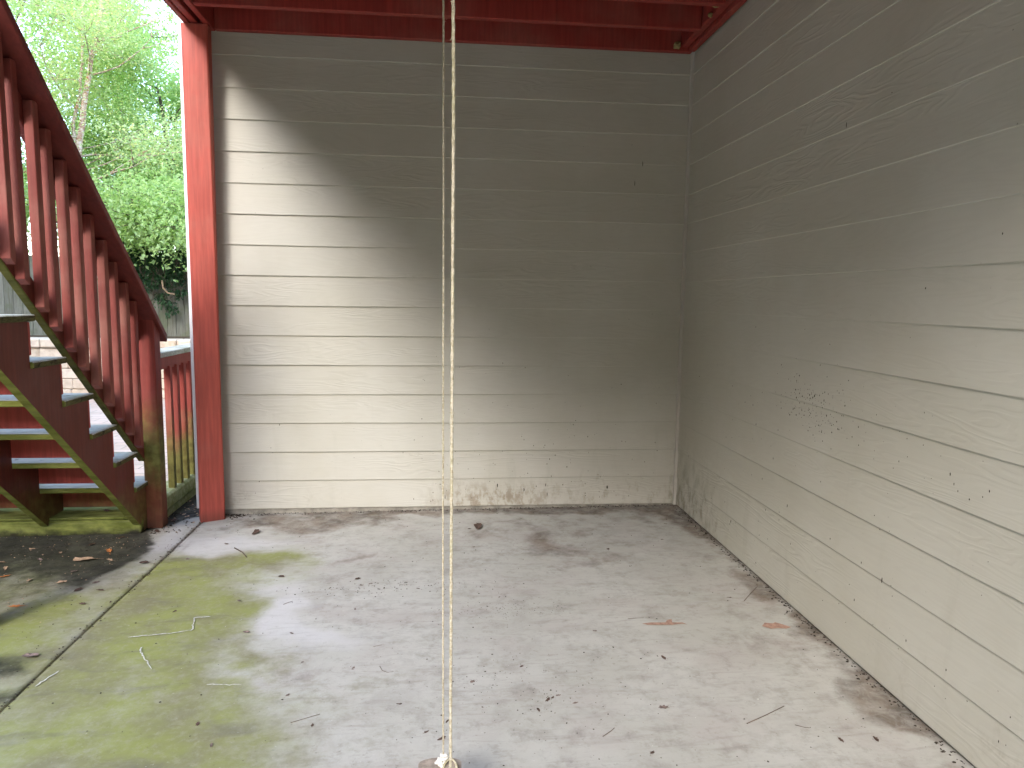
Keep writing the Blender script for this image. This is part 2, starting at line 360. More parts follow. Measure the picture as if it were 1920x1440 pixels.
# ================================================================== SETTING
def floor_z(x, y): return -.012 + .008*min(0., x)
def blob(X, Y, cx, cy, rx, ry, w=1., rot=0.):
    c, s = math.cos(rot), math.sin(rot); a = (X-cx)*c+(Y-cy)*s; b = -(X-cx)*s+(Y-cy)*c
    return w*np.exp(-((a/rx)**2+(b/ry)**2))
def slab(name, x0, x1, y0, y1, res, edge):
    nx = int((x1-x0)/res)+1; ny = int((y1-y0)/res)+1
    xs = np.linspace(x0, x1, nx); ys = np.linspace(y0, y1, ny); X, Y = np.meshgrid(xs, ys); X = X.ravel(); Y = Y.ravel()
    Z = -.012+.008*np.minimum(0, X) + (fbm(X*1.3, Y*1.3, 3, 3)-.5)*.006*edge
    wx = X+(fbm(X*3, Y*3, 5)-.5)*.5; wy = Y+(fbm(X*3, Y*3, 9)-.5)*.5
    n = fbm(X*2.2, Y*2.2, 21); nf = fbm(X*7, Y*7, 33)
    # algae grows outside the drip line of the deck
    al = sstep(-1.85, -2.42, wx)*sstep(-.60, -1.0, wy)*(.68+.9*(n-.38))
    al += blob(wx, wy, -2.60, -.93, .24, .10, .75) + blob(wx, wy, -2.42, -1.54, .25, .17, .55) + blob(wx, wy, -2.15, -2.35, .30, .35, .42) + blob(wx, wy, -2.5, -.66, .10, .05, .3)
    al += blob(X, Y, -2.2, -3.2, .4, .9, .4)
    al -= blob(wx, wy, -2.08, -1.70, .16, .34, .55) + blob(wx, wy, -2.18, -1.42, .13, .12, .6) + blob(wx, wy, -2.2, -2.02, .12, .05, .35)
    left = (X < -2.94)
    al = np.where(left, sstep(-.10, -.85, wy)*(.62+.6*(n-.4)) - blob(X, Y, -3.0, -.35, .10, .45, .8), al)
    al = al + np.where(left, blob(wx, wy, -3.22, -1.42, .22, .16, .6)+blob(wx, wy, -3.11, -1.62, .2, .2, .4), 0)
    pale = blob(wx, wy, -2.66, -.62, .28, .22, 1.) + blob(wx, wy, -2.82, -.55, .10, .22, .9) + blob(wx, wy, -2.30, -1.20, .28, .16, .75) + blob(wx, wy, -2.16, -1.52, .14, .22, .9) + blob(wx, wy, -2.0, -1.72, .14, .18, .55) + blob(wx, wy, -2.15, -.95, .3, .14, .45)
    pale += blob(X, Y, -3.03, -.45, .06, .35, .8)
    pale += blob(wx, wy, -.45, -1.45, .12, .04, .5)
    dirt = blob(wx, wy, -2.30, -.22, .24, .11, 1.1) + blob(wx, wy, -1.95, -.16, .22, .07, .85) + blob(wx, wy, -1.6, -.14, .3, .05, .8) + sstep(-.16, -.03, wy)*.75
    dirt += blob(wx, wy, -1.95, -.78, .17, .05, .75, .8) + blob(wx, wy, -2.35, -1.06, .15, .08, .55) + blob(wx, wy, -1.83, -1.5, .25, .06, .35)
    dirt += blob(wx, wy, -.95, -.66, .12, .24, .85) + blob(wx, wy, -.74, -.85, .17, .08, .6, -.4) + blob(wx, wy, -1.25, -.37, .20, .06, .7) + blob(wx, wy, -1.05, -.27, .15, .05, .5)
    dirt += blob(wx, wy, -.14, -.26, .22, .22, 1.1) + blob(wx, wy, -.05, -.62, .10, .28, 1.05) + sstep(-.10, .0, wx)*(.45+.9*(nf-.42))
    dirt += blob(wx, wy, -1.29, -2.22, .09, .13, .55) + blob(wx, wy, -1.45, -2.2, .15, .2, .25) + blob(wx, wy, -1.28, -1.58, .07, .12, .33) + blob(wx, wy, -2.2, -1.86, .13, .05, .6) + blob(wx, wy, -2.42, -1.35, .2, .06, .3)
    dirt += blob(wx, wy, -.645, -2.555, .05, .03, .8) + blob(wx, wy, -1.12, -2.5, .10, .03, .5) + blob(wx, wy, -2.6, -.24, .25, .09, .5)
    dirt += blob(wx, wy, -.17, -1.9, .06, .5, .25)
    dirt += sstep(-.24, -.02, wy)*sstep(-2.75, -2.4, wx)*(.5+1.3*(nf-.45)) + sstep(-.22, .02, wx)*(.18+1.7*(nf-.45)) + blob(wx, wy, -1.0, -.55, .5, .35, .12)
    dirt += sstep(.5, .7, fbm(X*5+2, Y*7, 91))*.22
    for jx in (-2.885, -2.99): dirt += np.exp(-((X-jx)/.012)**2)*.45*sstep(.3, .6, fbm(Y*4, X*9, 71))
    dirt += np.exp(-((X+2.94)/.016)**2)*.8
    dirt = np.where(left, dirt*.6+sstep(-.55, .1, wy)*.25, dirt)
    black = np.where(left, sstep(-1.16, -.45, wy + .33*(X+3.4))*sstep(-2.99, -3.20, wx)*1.35, 0) + np.where(left, .42*sstep(.36, .60, fbm(X*1.7+3, Y*2.6, 55))*sstep(-2.97, -3.1, wx), 0) + np.where(left, blob(X, Y, -3.25, -1.80, .3, .13, .35)+blob(wx, wy, -3.05, -2.45, .15, .4, .5), 0)  # near-black dirt by the stairs, plus painted soft shadow at the left edge
    me = bpy.data.meshes.new(name)
    V = np.stack([X, Y, Z], 1); idx = np.arange(nx*ny).reshape(ny, nx)
    F = np.stack([idx[:-1, :-1], idx[:-1, 1:], idx[1:, 1:], idx[1:, :-1]], -1).reshape(-1, 4)
    # skirt so the slab has real thickness
    bd = np.concatenate([idx[0, :], idx[1:, -1], idx[-1, -2::-1], idx[-2:0:-1, 0]]); nb = len(bd); base = nx*ny
    V = np.concatenate([V, V[bd]-np.array([0, 0, .10])]); sk = [[bd[i], base+i, base+(i+1) % nb, bd[(i+1) % nb]] for i in range(nb)]
    me.from_pydata(V.tolist(), [], F.tolist()+[[int(q) for q in s_] for s_ in sk])
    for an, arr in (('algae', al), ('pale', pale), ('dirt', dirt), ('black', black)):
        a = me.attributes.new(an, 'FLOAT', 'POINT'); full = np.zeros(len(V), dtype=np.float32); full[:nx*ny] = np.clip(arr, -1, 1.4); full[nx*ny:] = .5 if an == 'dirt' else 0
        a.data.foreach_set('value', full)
    me.polygons.foreach_set('use_smooth', [True]*len(me.polygons)); me.materials.append(M['conc'])
    return tag(link(name, me), kind='structure')
slab('patio_slab', -2.934, .06, -7.2, .06, .016, 1)
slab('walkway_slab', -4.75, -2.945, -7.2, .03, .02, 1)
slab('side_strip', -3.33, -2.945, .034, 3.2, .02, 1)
g = MB(); g.add([(-150, -150, -.16), (150, -150, -.16), (150, 200, -.16), (-150, 200, -.16)], [[0, 1, 2, 3]]); tag(g.build('ground', M['grass']), kind='structure')
g = MB(); g.add([(-14, -7.2, -.062), (-2.9, -7.2, -.062), (-2.9, 5.3, -.062), (-14, 5.3, -.062)], [[0, 1, 2, 3]]); tag(g.build('brick_paving', M['paver']), kind='structure')
g = MB(); g.bevbox(-2.952, -2.928, -7.19, .02, -.11, -.046, 0); tag(g.build('joint_soil', M['soil']), kind='structure')
g = MB(); g.prism([(5.45, -.2), (5.45, .62), (9, .60), (22, 1.2), (60, 2.0), (60, -.2)], -40, 30); tag(g.build('terrace', M['terrace']), kind='structure')

# ================================================================== HOUSE
house = empty('house', 'house corner with two walls of beige wood-grain lap siding around the patio', 'house', (0, 0, 0))
def lap_wall(name, axis, a0, a1, k0, k1, off, sign, part_parent, nose=.0105, step=.12, seed=0):
    """overlapping boards; axis 'X': the wall runs along X and faces -Y, 'Y': runs along Y and faces sign*X"""
    n = max(2, int((a1-a0)/step)); us = np.linspace(a0, a1, n+1); V = []; F = []
    for k in range(k0, k1):
        wob = (fbm(us*1.1+k*7.7, us*0+k*3.3+seed, 4, 3)-.5)*.0045; wob2 = (fbm(us*1.1+(k+1)*7.7, us*0+(k+1)*3.3+seed, 4, 3)-.5)*.0045
        bow = (fbm(us*.9+k*5.1, us*0+k*1.3+seed, 8, 2)-.5)*.003
        b = len(V)
        prof = [(.001, 0, wob), (nose-.002, 0, wob), (nose, .003, wob), (nose*.55, E_*.55, wob), (.0035, E_, wob2)]
        for d, h, w in prof:
            for i, u in enumerate(us):
                dd = off + d + (bow[i] if 0 < h else 0)*1.
                z = k*E_ + h + w[i]
                V.append((u, -dd, z) if axis == 'X' else (sign*dd, u, z))
        m = n+1
        for r in range(4):
            for i in range(n): F.append([b+r*m+i, b+r*m+i+1, b+(r+1)*m+i+1, b+(r+1)*m+i])
    me = bpy.data.meshes.new(name); me.from_pydata(V, [], F); me.materials.append(M['siding'])
    me.validate(); o = link(name, me, part_parent)
    return o
lap_wall('siding_wall', 'X', -2.95, -.024, 0, 19, 0, 1, house, nose=.0128)
lap_wall('siding_wall', 'Y', -7.5, -.024, 0, 34, 0, -1, house, nose=.0088, seed=40)
lap_wall('siding_wall', 'Y', .02, 5.0, 0, 34, 2.991, -1, house, seed=80)
b = MB(); b.bevbox(-2.988, -.002, .004, .20, .02, 6., 0); b.bevbox(.004, .2, -7.5, .2, .02, 6., 0); b.bevbox(-2.988, -.0, .203, 5., .02, 6., 0); b.build('wall_sheathing', M['found'], house)
b = MB(); b.bevbox(-.0235, -.0005, -.0235, -.0005, -.008, 2.9, .002); b.build('corner_trim', mat_simple("beige_trim_paint", (.49, .46, .405), .08, 4., .55), house)
b = MB(); b.bevbox(-3.008, -2.952, -.022, -.001, .012, 6., .002); b.bevbox(-3.012, -2.992, .001, .09, .012, 6., .002); b.build('corner_board', M['white'], house)
b = MB(); b.bevbox(-2.985, .03, -.0035, .15, -.12, .0195, 0); b.bevbox(.006, .15, -7.5, -.004, -.12, .0195, 0); b.bevbox(-2.985, -2.8, .16, 5, -.12, .0195, 0); b.build('foundation', M['found'], house)
# mud flecks stuck to the siding
b = MB()
def fleck(side, u, z, s, el=1.):
    n = 6; s *= .95; ph = random.random()*6; k = math.floor(z/E_); d = (.0088 if side == 'R' else .0128)*(1-(z-k*E_)/E_*.6)
    ring = [(math.cos(ph+2*math.pi*i/n)*s*random.uniform(.6, 1.2), math.sin(ph+2*math.pi*i/n)*s*el*random.uniform(.6, 1.2)) for i in range(n)]
    if side == 'R': V = [(-d-.0006, u+a, z+c) for a, c in ring] + [(-d-.0006-s*.5, u, z)]
    else: V = [(u+a, -d-.0006, z+c) for a, c in ring] + [(u, -d-.0006-s*.5, z)]
    b.add(V, [[i, (i+1) % n, n] for i in range(n)], 0, True)
for i in range(190):
    a = random.gauss(0, 1); c = random.gauss(0, 1)
    fleck('R', -1.66+a*.15, .875+c*.055+a*.012, random.choice((.0014, .0018, .0022, .003, .0042))*random.uniform(.7, 1.1), random.uniform(.9, 1.9))
for i in range(60): fleck('R', random.gauss(-1.85, .35), random.gauss(.9, .12), random.uniform(.001, .0025), random.uniform(.8, 2))
for i in range(110): fleck('R', random.uniform(-3.2, -.1), abs(random.gauss(0, .5))+.03, random.uniform(.0012, .003), random.uniform(.8, 2.5))
for i in range(150): fleck('B', random.uniform(-1.7, -.1) if random.random() < .75 else random.uniform(-2.75, -.1), abs(random.gauss(0, .36))+.02, random.uniform(.001, .003), random.uniform(.8, 2.6))
for u, z, s, e in ((-2.48, .805, .0025, 4), (-2.50, .78, .002, 3), (-1.78, 1.975, .003, 4), (-2.3, 1.36, .0035, 1.2), (-2.05, 2.02, .003, 1), (-.9, .16, .004, 3), (-1.5, .42, .003, 3), (-2.2, .36, .004, 3)): fleck('R', u, z, s, e)
for u, z, s, e in ((-.30, 2.14, .0025, 9), (-.345, 2.02, .002, 10), (-.37, 2.25, .0025, 1), (-.2, 1.95, .002, 1), (-1.17, .13, .004, 4), (-1.0, .10, .004, 3.5), (-.86, .13, .0035, 4), (-.85, .07, .003, 5), (-1.5, .06, .003, 5), (-.46, .11, .005, 3)): fleck('B', u, z, s, e)
o = b.build('mud_spatter', M['mud'], house); tag(o, kind='stuff')

# ================================================================== DECK
ZB = 2.79; ZT = 3.025
deck = empty('deck', 'red stained timber deck overhead with joists, carried on a square red post', 'deck', (-2.88, -.1, 0))
def dpart(name, x0, x1, y0, y1, z0, z1, mat='red', c=.004):
    q = MB(); q.bevbox(x0+2.88, x1+2.88, y0+.1, y1+.1, z0, z1, c); return q.build(name, M[mat], deck)
DY = -4.85
dpart('ledger', -2.80, -.03, -.056, -.018, ZB, ZT)
dpart('ledger', -.056, -.017, DY, -.06, ZB, ZT); dpart('ledger', -.104, -.059, DY, -.06, ZB+.022, ZT)
dpart('rim_joist', -2.938, -2.906, DY, -.02, ZB-.004, ZT+.01); dpart('beam', -2.902, -2.864, DY, -.02, ZB, ZT); dpart('beam', -2.838, -2.802, DY, -.02, ZB, ZT)
q = MB(); q.bevbox(-2.799+2.88, -.107+2.88, -.019, .019, ZB, ZT, .004); j0 = q.build('joist', M['red'], deck, (0, -.398+.1, 0))
yy = -.745
while yy > DY+.1:
    j = j0.copy(); COL.objects.link(j); j.parent = deck; j.location = (0, yy+.1, 0); yy -= .375
dpart('rim_joist', -2.90, -.02, DY-.042, DY-.004, ZB, ZT+.01)
q = MB(); y = DY-.05
while y < -.03:
    q.bevbox(-2.96+2.88, -.02+2.88, y+.1, min(y+.138, -.02)+.1, ZT+.003, ZT+.031, .002); y += .1405
q.build('deck_boards', M['red'], deck)
# square post, twisted by drying
q = MB(); n = 14; wx, wy = .0695, .045; V = []; F = []
for i in range(n+1):
    f = i/n; z = -.037+(ZB-.006+.037)*f; a = R(22-20*f); c = .008
    cx = -2.8805+2.88-.045*math.sin(a); cy = -.128-.022*f+.1+.045*math.cos(a)
    for sx, sy in ((-1, -1), (1, -1), (1, 1), (-1, 1)):
        for dx, dy in (((c, 0), (0, c)) if sx*sy < 0 else ((0, c), (c, 0))):
            px = sx*(wx-dx); py = sy*(wy-dy); V.append((cx+px*math.cos(a)-py*math.sin(a), cy+px*math.sin(a)+py*math.cos(a), z))
for i in range(n):
    for k in range(8): F.append([i*8+k, i*8+(k+1) % 8, (i+1)*8+(k+1) % 8, (i+1)*8+k])
F.append(list(range(8))); F.append([n*8+k for k in range(8)]); q.add(V, F); post = q.build('support_post', mat_red("red_post_wood", base=(.44, .085, .06), fade=.3), deck)
# crusts of old foam in the corner of the joists
for cx, cy, cz, s in ((-.14, -.36, 2.83, .028), (-.13, -.07, 2.82, .026), (-.115, -.66, 2.84, .03), (-.116, -.57, 2.81, .014)):
    q = MB()
    bm = bmesh.new(); bmesh.ops.create_icosphere(bm, subdivisions=2, radius=s)
    for v in bm.verts: v.co *= random.uniform(.6, 1.15); v.co += Vector((cx+2.88, cy+.1, cz))
    bm.verts.index_update(); q.add([v.co.copy() for v in bm.verts], [[v.index for v in f.verts] for f in bm.faces]); bm.free(); q.build('foam_crust', M['nest'], deck)

# ================================================================== STAIRCASE
st = empty('staircase', 'red wooden staircase with green algae, grey treads and a sloping baluster railing', 'staircase', (-3.5, -.3, 0))
OX, OY = 3.5, .3
NS = 6
z_t = lambda n: .245+.1945*n
nos = lambda n: -.128-.2315*n
yb = lambda n: nos(n)-.039
def sp(q, name, mats): return q.build(name, mats, st)
def stringer(xr):
    x0, x1 = xr-.038, xr
    zl = lambda y: .525+.84*(-.946-y)
    top = [(yb(0)+OY, -.03)]
    for n in range(NS): top += [(yb(n)+OY, z_t(n)-.029), (yb(n+1)+OY, z_t(n)-.029)]
    top.append((yb(NS)+OY, zl(yb(NS)))); ylow = -.32
    poly = top + [(ylow-.02+OY, zl(ylow-.02)), (ylow+.03+OY, .056), (ylow+.03+OY, -.03)]
    q = MB(); q.prism(poly, x0+OX, x1+OX)
    # give down-facing faces the algae material
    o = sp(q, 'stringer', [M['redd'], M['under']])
    for p in o.data.polygons:
        if p.normal.z < -.3 and p.normal.y < -.3: p.material_index = 1
    return o
for xr in (-3.210, -3.702, -4.30): stringer(xr)
for n in range(NS):
    y0, y1 = yb(n+1)+.001, nos(n)
    q = MB(); q.bevbox(-4.35+OX, -3.197+OX, y0+OY, y1+OY, z_t(n)-.028, z_t(n), .004)
    o = sp(q, 'tread', [M['grey'], M['tedge'], M['under']])
    for p in o.data.polygons:
        if p.normal.z < .4: p.material_index = 1
        if p.normal.y < -.6: p.material_index = 2
    q = MB(); q.bevbox(-4.34+OX, -3.2105+OX, yb(n)+.001+OY, nos(n)-.02+OY, (z_t(n-1)+.027 if n else .072), z_t(n)-.03, .003)
    sp(q, 'riser', M['riser'])
q = MB(); q.bevbox(-4.40+OX, -3.213+OX, -.331+OY, -.19+OY, -.05, .040, .006); q.bevbox(-4.40+OX, -3.213+OX, -.325+OY, -.05+OY, .044, .056, .003); sp(q, 'sill', M['sill'])
SL = .915
def sloped(x0, x1, ya, yb_, zmid, h, name, mats, plumb=False, s=SL):
    """board following the stair pitch between ya (far, low) and yb_ (near, high); zmid(y) is the height of its centre line, h its depth square to the slope"""
    hv = h/2*math.sqrt(1+s*s)
    poly = [(ya+OY, zmid(ya)-hv), (ya+OY, zmid(ya)+hv), (yb_+OY, zmid(yb_)+hv), (yb_+OY, zmid(yb_)-hv)]
    q = MB(); q.prism(poly, x0+OX, x1+OX, c=.004); return sp(q, name, mats)
capz = lambda y: 1.687+SL*(-.792-y)
YTOP = yb(NS)-.10
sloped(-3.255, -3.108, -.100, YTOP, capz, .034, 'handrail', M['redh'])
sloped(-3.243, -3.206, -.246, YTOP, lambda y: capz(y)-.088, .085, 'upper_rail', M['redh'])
brz = lambda y: .358+.072+.868*(-.262-y)
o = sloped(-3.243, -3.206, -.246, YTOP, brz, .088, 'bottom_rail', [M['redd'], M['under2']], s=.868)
for p in o.data.polygons:
    if p.normal.z < -.3 and p.normal.y < -.3: p.material_index = 1
ys = [-.387, -.4915, -.602, -.712, -.831, -.9493, -1.058, -1.172, -1.270, -1.400, -1.488] 
bal = None
for y in ys:
    zt = capz(y+.019)-.03; zbot = brz(y+.019)-.064
    if bal is None:
        q = MB(); L0 = zt-zbot
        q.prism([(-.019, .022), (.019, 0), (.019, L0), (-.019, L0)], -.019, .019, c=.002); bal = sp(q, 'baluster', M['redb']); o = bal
    else:
        o = bal.copy(); COL.objects.link(o); o.parent = st
    o.location = (-3.186+OX, y+.019+OY, zbot); o.scale = (1, 1, (zt-zbot)/L0); o.rotation_euler = (R(random.uniform(-.25, .25)), R(random.uniform(-.2, .2)), R(random.uniform(-3, 3)))
q = MB()
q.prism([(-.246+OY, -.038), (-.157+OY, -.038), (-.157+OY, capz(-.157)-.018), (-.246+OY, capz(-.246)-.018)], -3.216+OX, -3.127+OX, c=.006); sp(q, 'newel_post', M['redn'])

# posts that carry the upper end of the flight
for x in (-4.24, -3.372):
    q = MB(); q.bevbox(x-.044+OX, x+.044+OX, yb(NS)+.004+OY, yb(NS)+.092+OY, -.04, z_t(NS-1)-.03, .005); q.build('support_post', M['redm'], st)

# ================================================================== LOW RAILING beyond the stairs
lr = empty('low_railing', 'low red railing with a grey flat cap running back beyond the newel post', 'railing', (-3.2, 1, 0))
def lp(name, x0, x1, y0, y1, z0, z1, mats, c=.004):
    q = MB(); q.bevbox(x0+3.2, x1+3.2, y0-1, y1-1, z0, z1, c); return q.build(name, mats, lr)
lp('cap', -3.30, -3.16, -.15, 4.6, .934, .966, M['grey']); lp('top_rail', -3.235, -3.195, -.15, 4.6, .856, .932, M['redlow'])
b0 = None
for i in range(38):
    y = .118+.119*i
    if b0 is None: b0 = lp('baluster', -3.2-.019, -3.2+.019, y-.019+.019, y+.038, .10, .87, M['redlow'], .002)
    else:
        o = b0.copy(); COL.objects.link(o); o.parent = lr; o.location = (0, .119*i, 0)
q = MB(); q.prism([(-3.31, -.05), (-3.31, .09), (-3.295, .106), (-3.185, .106), (-3.168, .09), (-3.166, .02), (-3.18, .005), (-3.18, -.05)], -.15, 4.7, axis='Y', c=.003)
tag(q.build('landscape_timber', M['timber']), 'mossy green timber lying on the ground under the low railing', 'timber')

# ================================================================== SWING
def rope_mesh(q, p0, p1, r0, pitch=.009, n=12, mi=0, wig=.001):
    p0, p1 = Vector(p0), Vector(p1); Ln = (p1-p0).length; m = int(Ln/.0022); rings = []; ax = (p1-p0).normalized()
    a = ax.cross(Vector((0, 1, 0))).normalized(); c = ax.cross(a)
    V = []; F = []; sv = np.linspace(0, Ln, m+1); wv = fbm(sv*60, sv*0+p0.y*3, 2, 3); wa = (fbm(sv*2.2, sv*0+p0.y*5, 5, 3)-.5)*.003
    for i in range(m+1):
        s = Ln*i/m; ctr = p0+ax*s + a*float(wa[i]) + c*wig*math.sin(s*7)
        for k in range(n):
            t = 2*math.pi*k/n; rr = r0*(1+.13*math.cos(3*t-2*math.pi*s/(pitch*3)))*(1+.22*(wv[i]-.5))
            V.append(ctr+(a*math.cos(t)+c*math.sin(t))*rr)
    for i in range(m):
        for k in range(n): F.append([i*n+k, i*n+(k+1) % n, (i+1)*n+(k+1) % n, (i+1)*n+k])
    q.add(V, F, mi, True)
sw = empty('rope_swing', 'plank swing seen end-on, hanging on two long beige ropes in mid view', 'swing', (-1.515, -3.0, .15))
SX, SY, SZ = 1.515, 3.0, -.15
def fuzz(q, x, y, z0, z1, r, cnt):
    for i in range(cnt):
        z = random.uniform(z0, z1); t = random.uniform(0, 6.28); d = Vector((math.cos(t), math.sin(t), random.uniform(-.6, .6)))
        p = Vector((x, y, z))+d*r*.8; q.tube([p, p+d*random.uniform(.0015, .004)+Vector((0, 0, random.uniform(-.002, .002)))], [.0005, .0003], 4)
q = MB(); rope_mesh(q, (-1.518+SX, -2.75+SY, .13+SZ), (-1.526+SX, -2.75+SY, ZT+SZ-.01), .0023); fuzz(q, -1.519+SX, -2.75+SY, .2+SZ, 2.7+SZ, .003, 90); q.build('rope', M['rope'], sw)
q = MB(); rope_mesh(q, (-1.507+SX, -3.25+SY, .13+SZ), (-1.5085+SX, -3.25+SY, ZT+SZ-.01), .0027); fuzz(q, -1.508+SX, -3.25+SY, .2+SZ, 2.7+SZ, .0033, 90); q.build('rope', M['rope'], sw)
# plank with rounded ends
q = MB(); pts = []
for k in range(9): t = math.pi*k/8; pts.append((-1.527+.054*math.cos(t)+SX, -2.745+.022*math.sin(t)+SY))
for k in range(9): t = math.pi+math.pi*k/8; pts.append((-1.527+.054*math.cos(t)+SX, -3.26+.022*math.sin(t)+SY))
n = len(pts); V = [(x, y, .118+SZ) for x, y in pts]+[(x, y, .138+SZ) for x, y in pts]
q.add(V, [list(range(n))[::-1], list(range(n, 2*n))]+[[i, (i+1) % n, n+(i+1) % n, n+i] for i in range(n)]); q.build('seat', M['plank'], sw)
# knots and frayed loops where the ropes meet the plank
for y in (-2.752, -3.25):
    q = MB()
    rk = random.Random(3)
    for k2 in range(6):
        ctr = Vector((-1.519+rk.uniform(-.011, .004)+SX, y-.006+rk.uniform(-.006, .006)+SY, .143+rk.uniform(0, .012)+SZ)); ax = Vector((rk.gauss(0, 1), rk.gauss(0, 1), rk.gauss(0, 1))).normalized()
        e1 = ax.orthogonal().normalized(); e2 = ax.cross(e1); r1 = rk.uniform(.006, .0125); r2 = rk.uniform(.004, .008)
        q.tube([ctr+e1*r1*math.cos(t)+e2*r2*math.sin(t) for t in [2*math.pi*k/14 for k in range(15)]], .0027, 6)
    knot = [(-1.516+.008*math.cos(3*t)+SX, y+.008*math.sin(3*t)+SY, .150+.0045*t+SZ) for t in [k*.25 for k in range(17)]]
    q.tube(knot, .0038, 7); q.build('knot', M['frayed'], sw)
for y in (-2.76, -3.25):
    q = MB(); loop = [(-1.503+.018*math.cos(t)+SX, y-.02+.03*math.sin(t)+SY, .139+.012*math.sin(t+.4)+SZ) for t in [2*math.pi*k/18 for k in range(19)]]
    q.tube(loop, .003, 7); q.build('cord_loop', M['rope'], sw)

# ================================================================== DEBRIS ON THE SLAB
def leaf_mesh(name, mat, seed, lobed=False):
    rr = random.Random(seed); n = 14; V = [(0, 0, .12)]; F = []
    for i in range(n):
        t = 2*math.pi*i/n; L_ = .5*(1-.0*math.cos(t)); w = .30
        r_ = rr.uniform(.75, 1.15)*(1 if not lobed or i % 2 else .6)
        x = math.cos(t)*L_*r_; y = math.sin(t)*w*r_
        V.append((x, y, .10+.35*abs(y)*rr.uniform(.3, 1.6)+.22*x*x*rr.uniform(-.2, 1.5)))
    for i in range(n): F.append((0, 1+i, 1+(i+1) % n))
    V += [(.5, 0, .12), (.8, .05, .05), (.8, .08, .05), (.5, .03, .12)]; F.append((n+1, n+2, n+3, n+4))
    zm = min(v[2] for v in V); V = [(x, y, z-zm+.02) for x, y, z in V]
    me = bpy.data.meshes.new(name); me.from_pydata(V, [], F); me.materials.append(mat); return me
LM = {k: [leaf_mesh('fallen_leaf', M[k], 10*i+hash_, l) for i, l in enumerate((False, True, False))] for hash_, k in enumerate(('lbrown', 'lgrey', 'ltan', 'lorange'))}
def leaf(x, y, s, kind, label, group=None, z=None, rot=None):
    o = link('fallen_leaf', random.choice(LM[kind])); zz = floor_z(x, y) if z is None else z
    s *= 1.35; o.location = (x, y, zz); o.scale = (s, s*random.uniform(.6, 1.1), s*random.uniform(.5, 1.)); o.rotation_euler = (R(random.uniform(-6, 6)), R(random.uniform(-6, 6)), random.uniform(0, 6.28) if rot is None else rot)
    tag(o, label, 'leaf', group); return o
leaf(-3.345, -1.296, .055, 'lorange', 'bright orange curled leaf on the green-stained walkway, far left', rot=.1)
leaf(-3.258, -.619, .05, 'lorange', 'dull orange leaf on the dark walkway just in front of the stair sill')
leaf(-3.595, -.94, .035, 'lorange', 'small orange scrap of leaf at the left edge of the dark walkway')
leaf(-3.33, -.744, .085, 'ltan', 'long tan withered leaf on the dark walkway before the stairs', rot=.2)
leaf(-3.042, -1.76, .06, 'lgrey', 'crumpled grey-brown leaf left of the slab joint on the green walkway')
leaf(-.797, -2.291, .034, 'lgrey', 'largest grey-brown leaf scrap on the bare front part of the slab', rot=-.1)
leaf(-2.299, -1.625, .026, 'lgrey', 'grey leaf at the right-hand edge of the green algae on the slab')
leaf(-3.45, -.20, .05, 'lbrown', 'brown leaf lying on the green sill behind the stair foot', z=.057)
leaf(-2.569, -.38, .05, 'lbrown', 'brown leaf near the slab edge to the right of the red post')
leaf(-1.311, -.376, .07, 'lbrown', 'dark brown leaf clump near the back wall, right of the ropes')
GW = 'pale and brown leaf scraps on the left walkway'; LW = 'small pale or brown leaf scrap scattered on the dark left walkway beside the stairs'
for (x, y), k in zip([(-3.655, -.826), (-3.29, -1.037), (-3.132, -1.05), (-3.166, -1.134), (-3.076, -1.292), (-3.068, -1.143), (-3.008, -.808), (-3.677, -.552), (-3.50, -.62), (-3.40, -.50), (-3.55, -.72), (-3.286, -.40), (-3.139, -.30), (-3.12, -.10), (-3.097, .016), (-3.06, .12), (-3.12, .2), (-3.05, .3), (-3.45, -1.0), (-3.62, -1.1), (-3.3, -.9), (-3.2, -.75), (-3.72, -.75), (-3.6, -1.02)],
                     ['ltan', 'ltan', 'lgrey', 'lbrown', 'lbrown', 'lbrown', 'lbrown', 'ltan', 'ltan', 'lbrown', 'lgrey', 'lbrown', 'lbrown', 'lbrown', 'ltan', 'lbrown', 'lbrown', 'ltan', 'ltan', 'lgrey', 'lgrey', 'ltan', 'ltan', 'ltan']):
    leaf(x, y, random.uniform(.022, .042), k, LW, GW)
GS = 'dark leaf scraps on the patio slab'; LS = 'small dark brown leaf scrap scattered on the pale concrete patio slab'
for x, y in [(-2.965, -1.279), (-2.811, -.772), (-2.411, -1.314), (-2.652, -1.403), (-2.685, -.549), (-2.208, -2.368), (-2.284, -2.252), (-2.117, -1.65), (-2.029, -1.887), (-2.036, -2.109), (-1.925, -2.292), (-1.844, -1.942), (-1.662, -2.196), (-1.895, -1.185), (-1.919, -1.106), (-1.853, -1.17), (-1.63, -1.245), (-1.348, -.709), (-1.892, -1.446), (-2.287, -1.049), (-1.496, -1.628), (-1.415, -2.078), (-1.522, -2.397), (-1.232, -1.987), (-1.243, -2.089), (-1.082, -2.241), (-.902, -2.519), (-.906, -1.735), (-.697, -1.97), (-.235, -1.463), (-1.151, -2.202), (-1.265, -1.371), (-1.209, -2.27), (-.31, -2.51), (-.2, -2.517), (-.909, -.761), (-.635, -.8), (-.297, -.673), (-.194, -.404), (-1.84, -1.95), (-1.36, -.40), (-1.57, -2.36), (-1.5, -2.31), (-1.13, -2.19), (-1.17, -2.215)]:
    leaf(x, y, random.uniform(.013, .024), random.choice(('lbrown', 'lbrown', 'lgrey')), LS, GS)
def twig(pts, r, label, group=None):
    q = MB(); P = [(x, y, floor_z(x, y)+r+.0008+h) for x, y, h in pts]; q.tube(P, [r*(1-.5*i/len(P)) for i in range(len(P))], 5); tag(q.build('twig', M['twig']), label, 'twig', group)
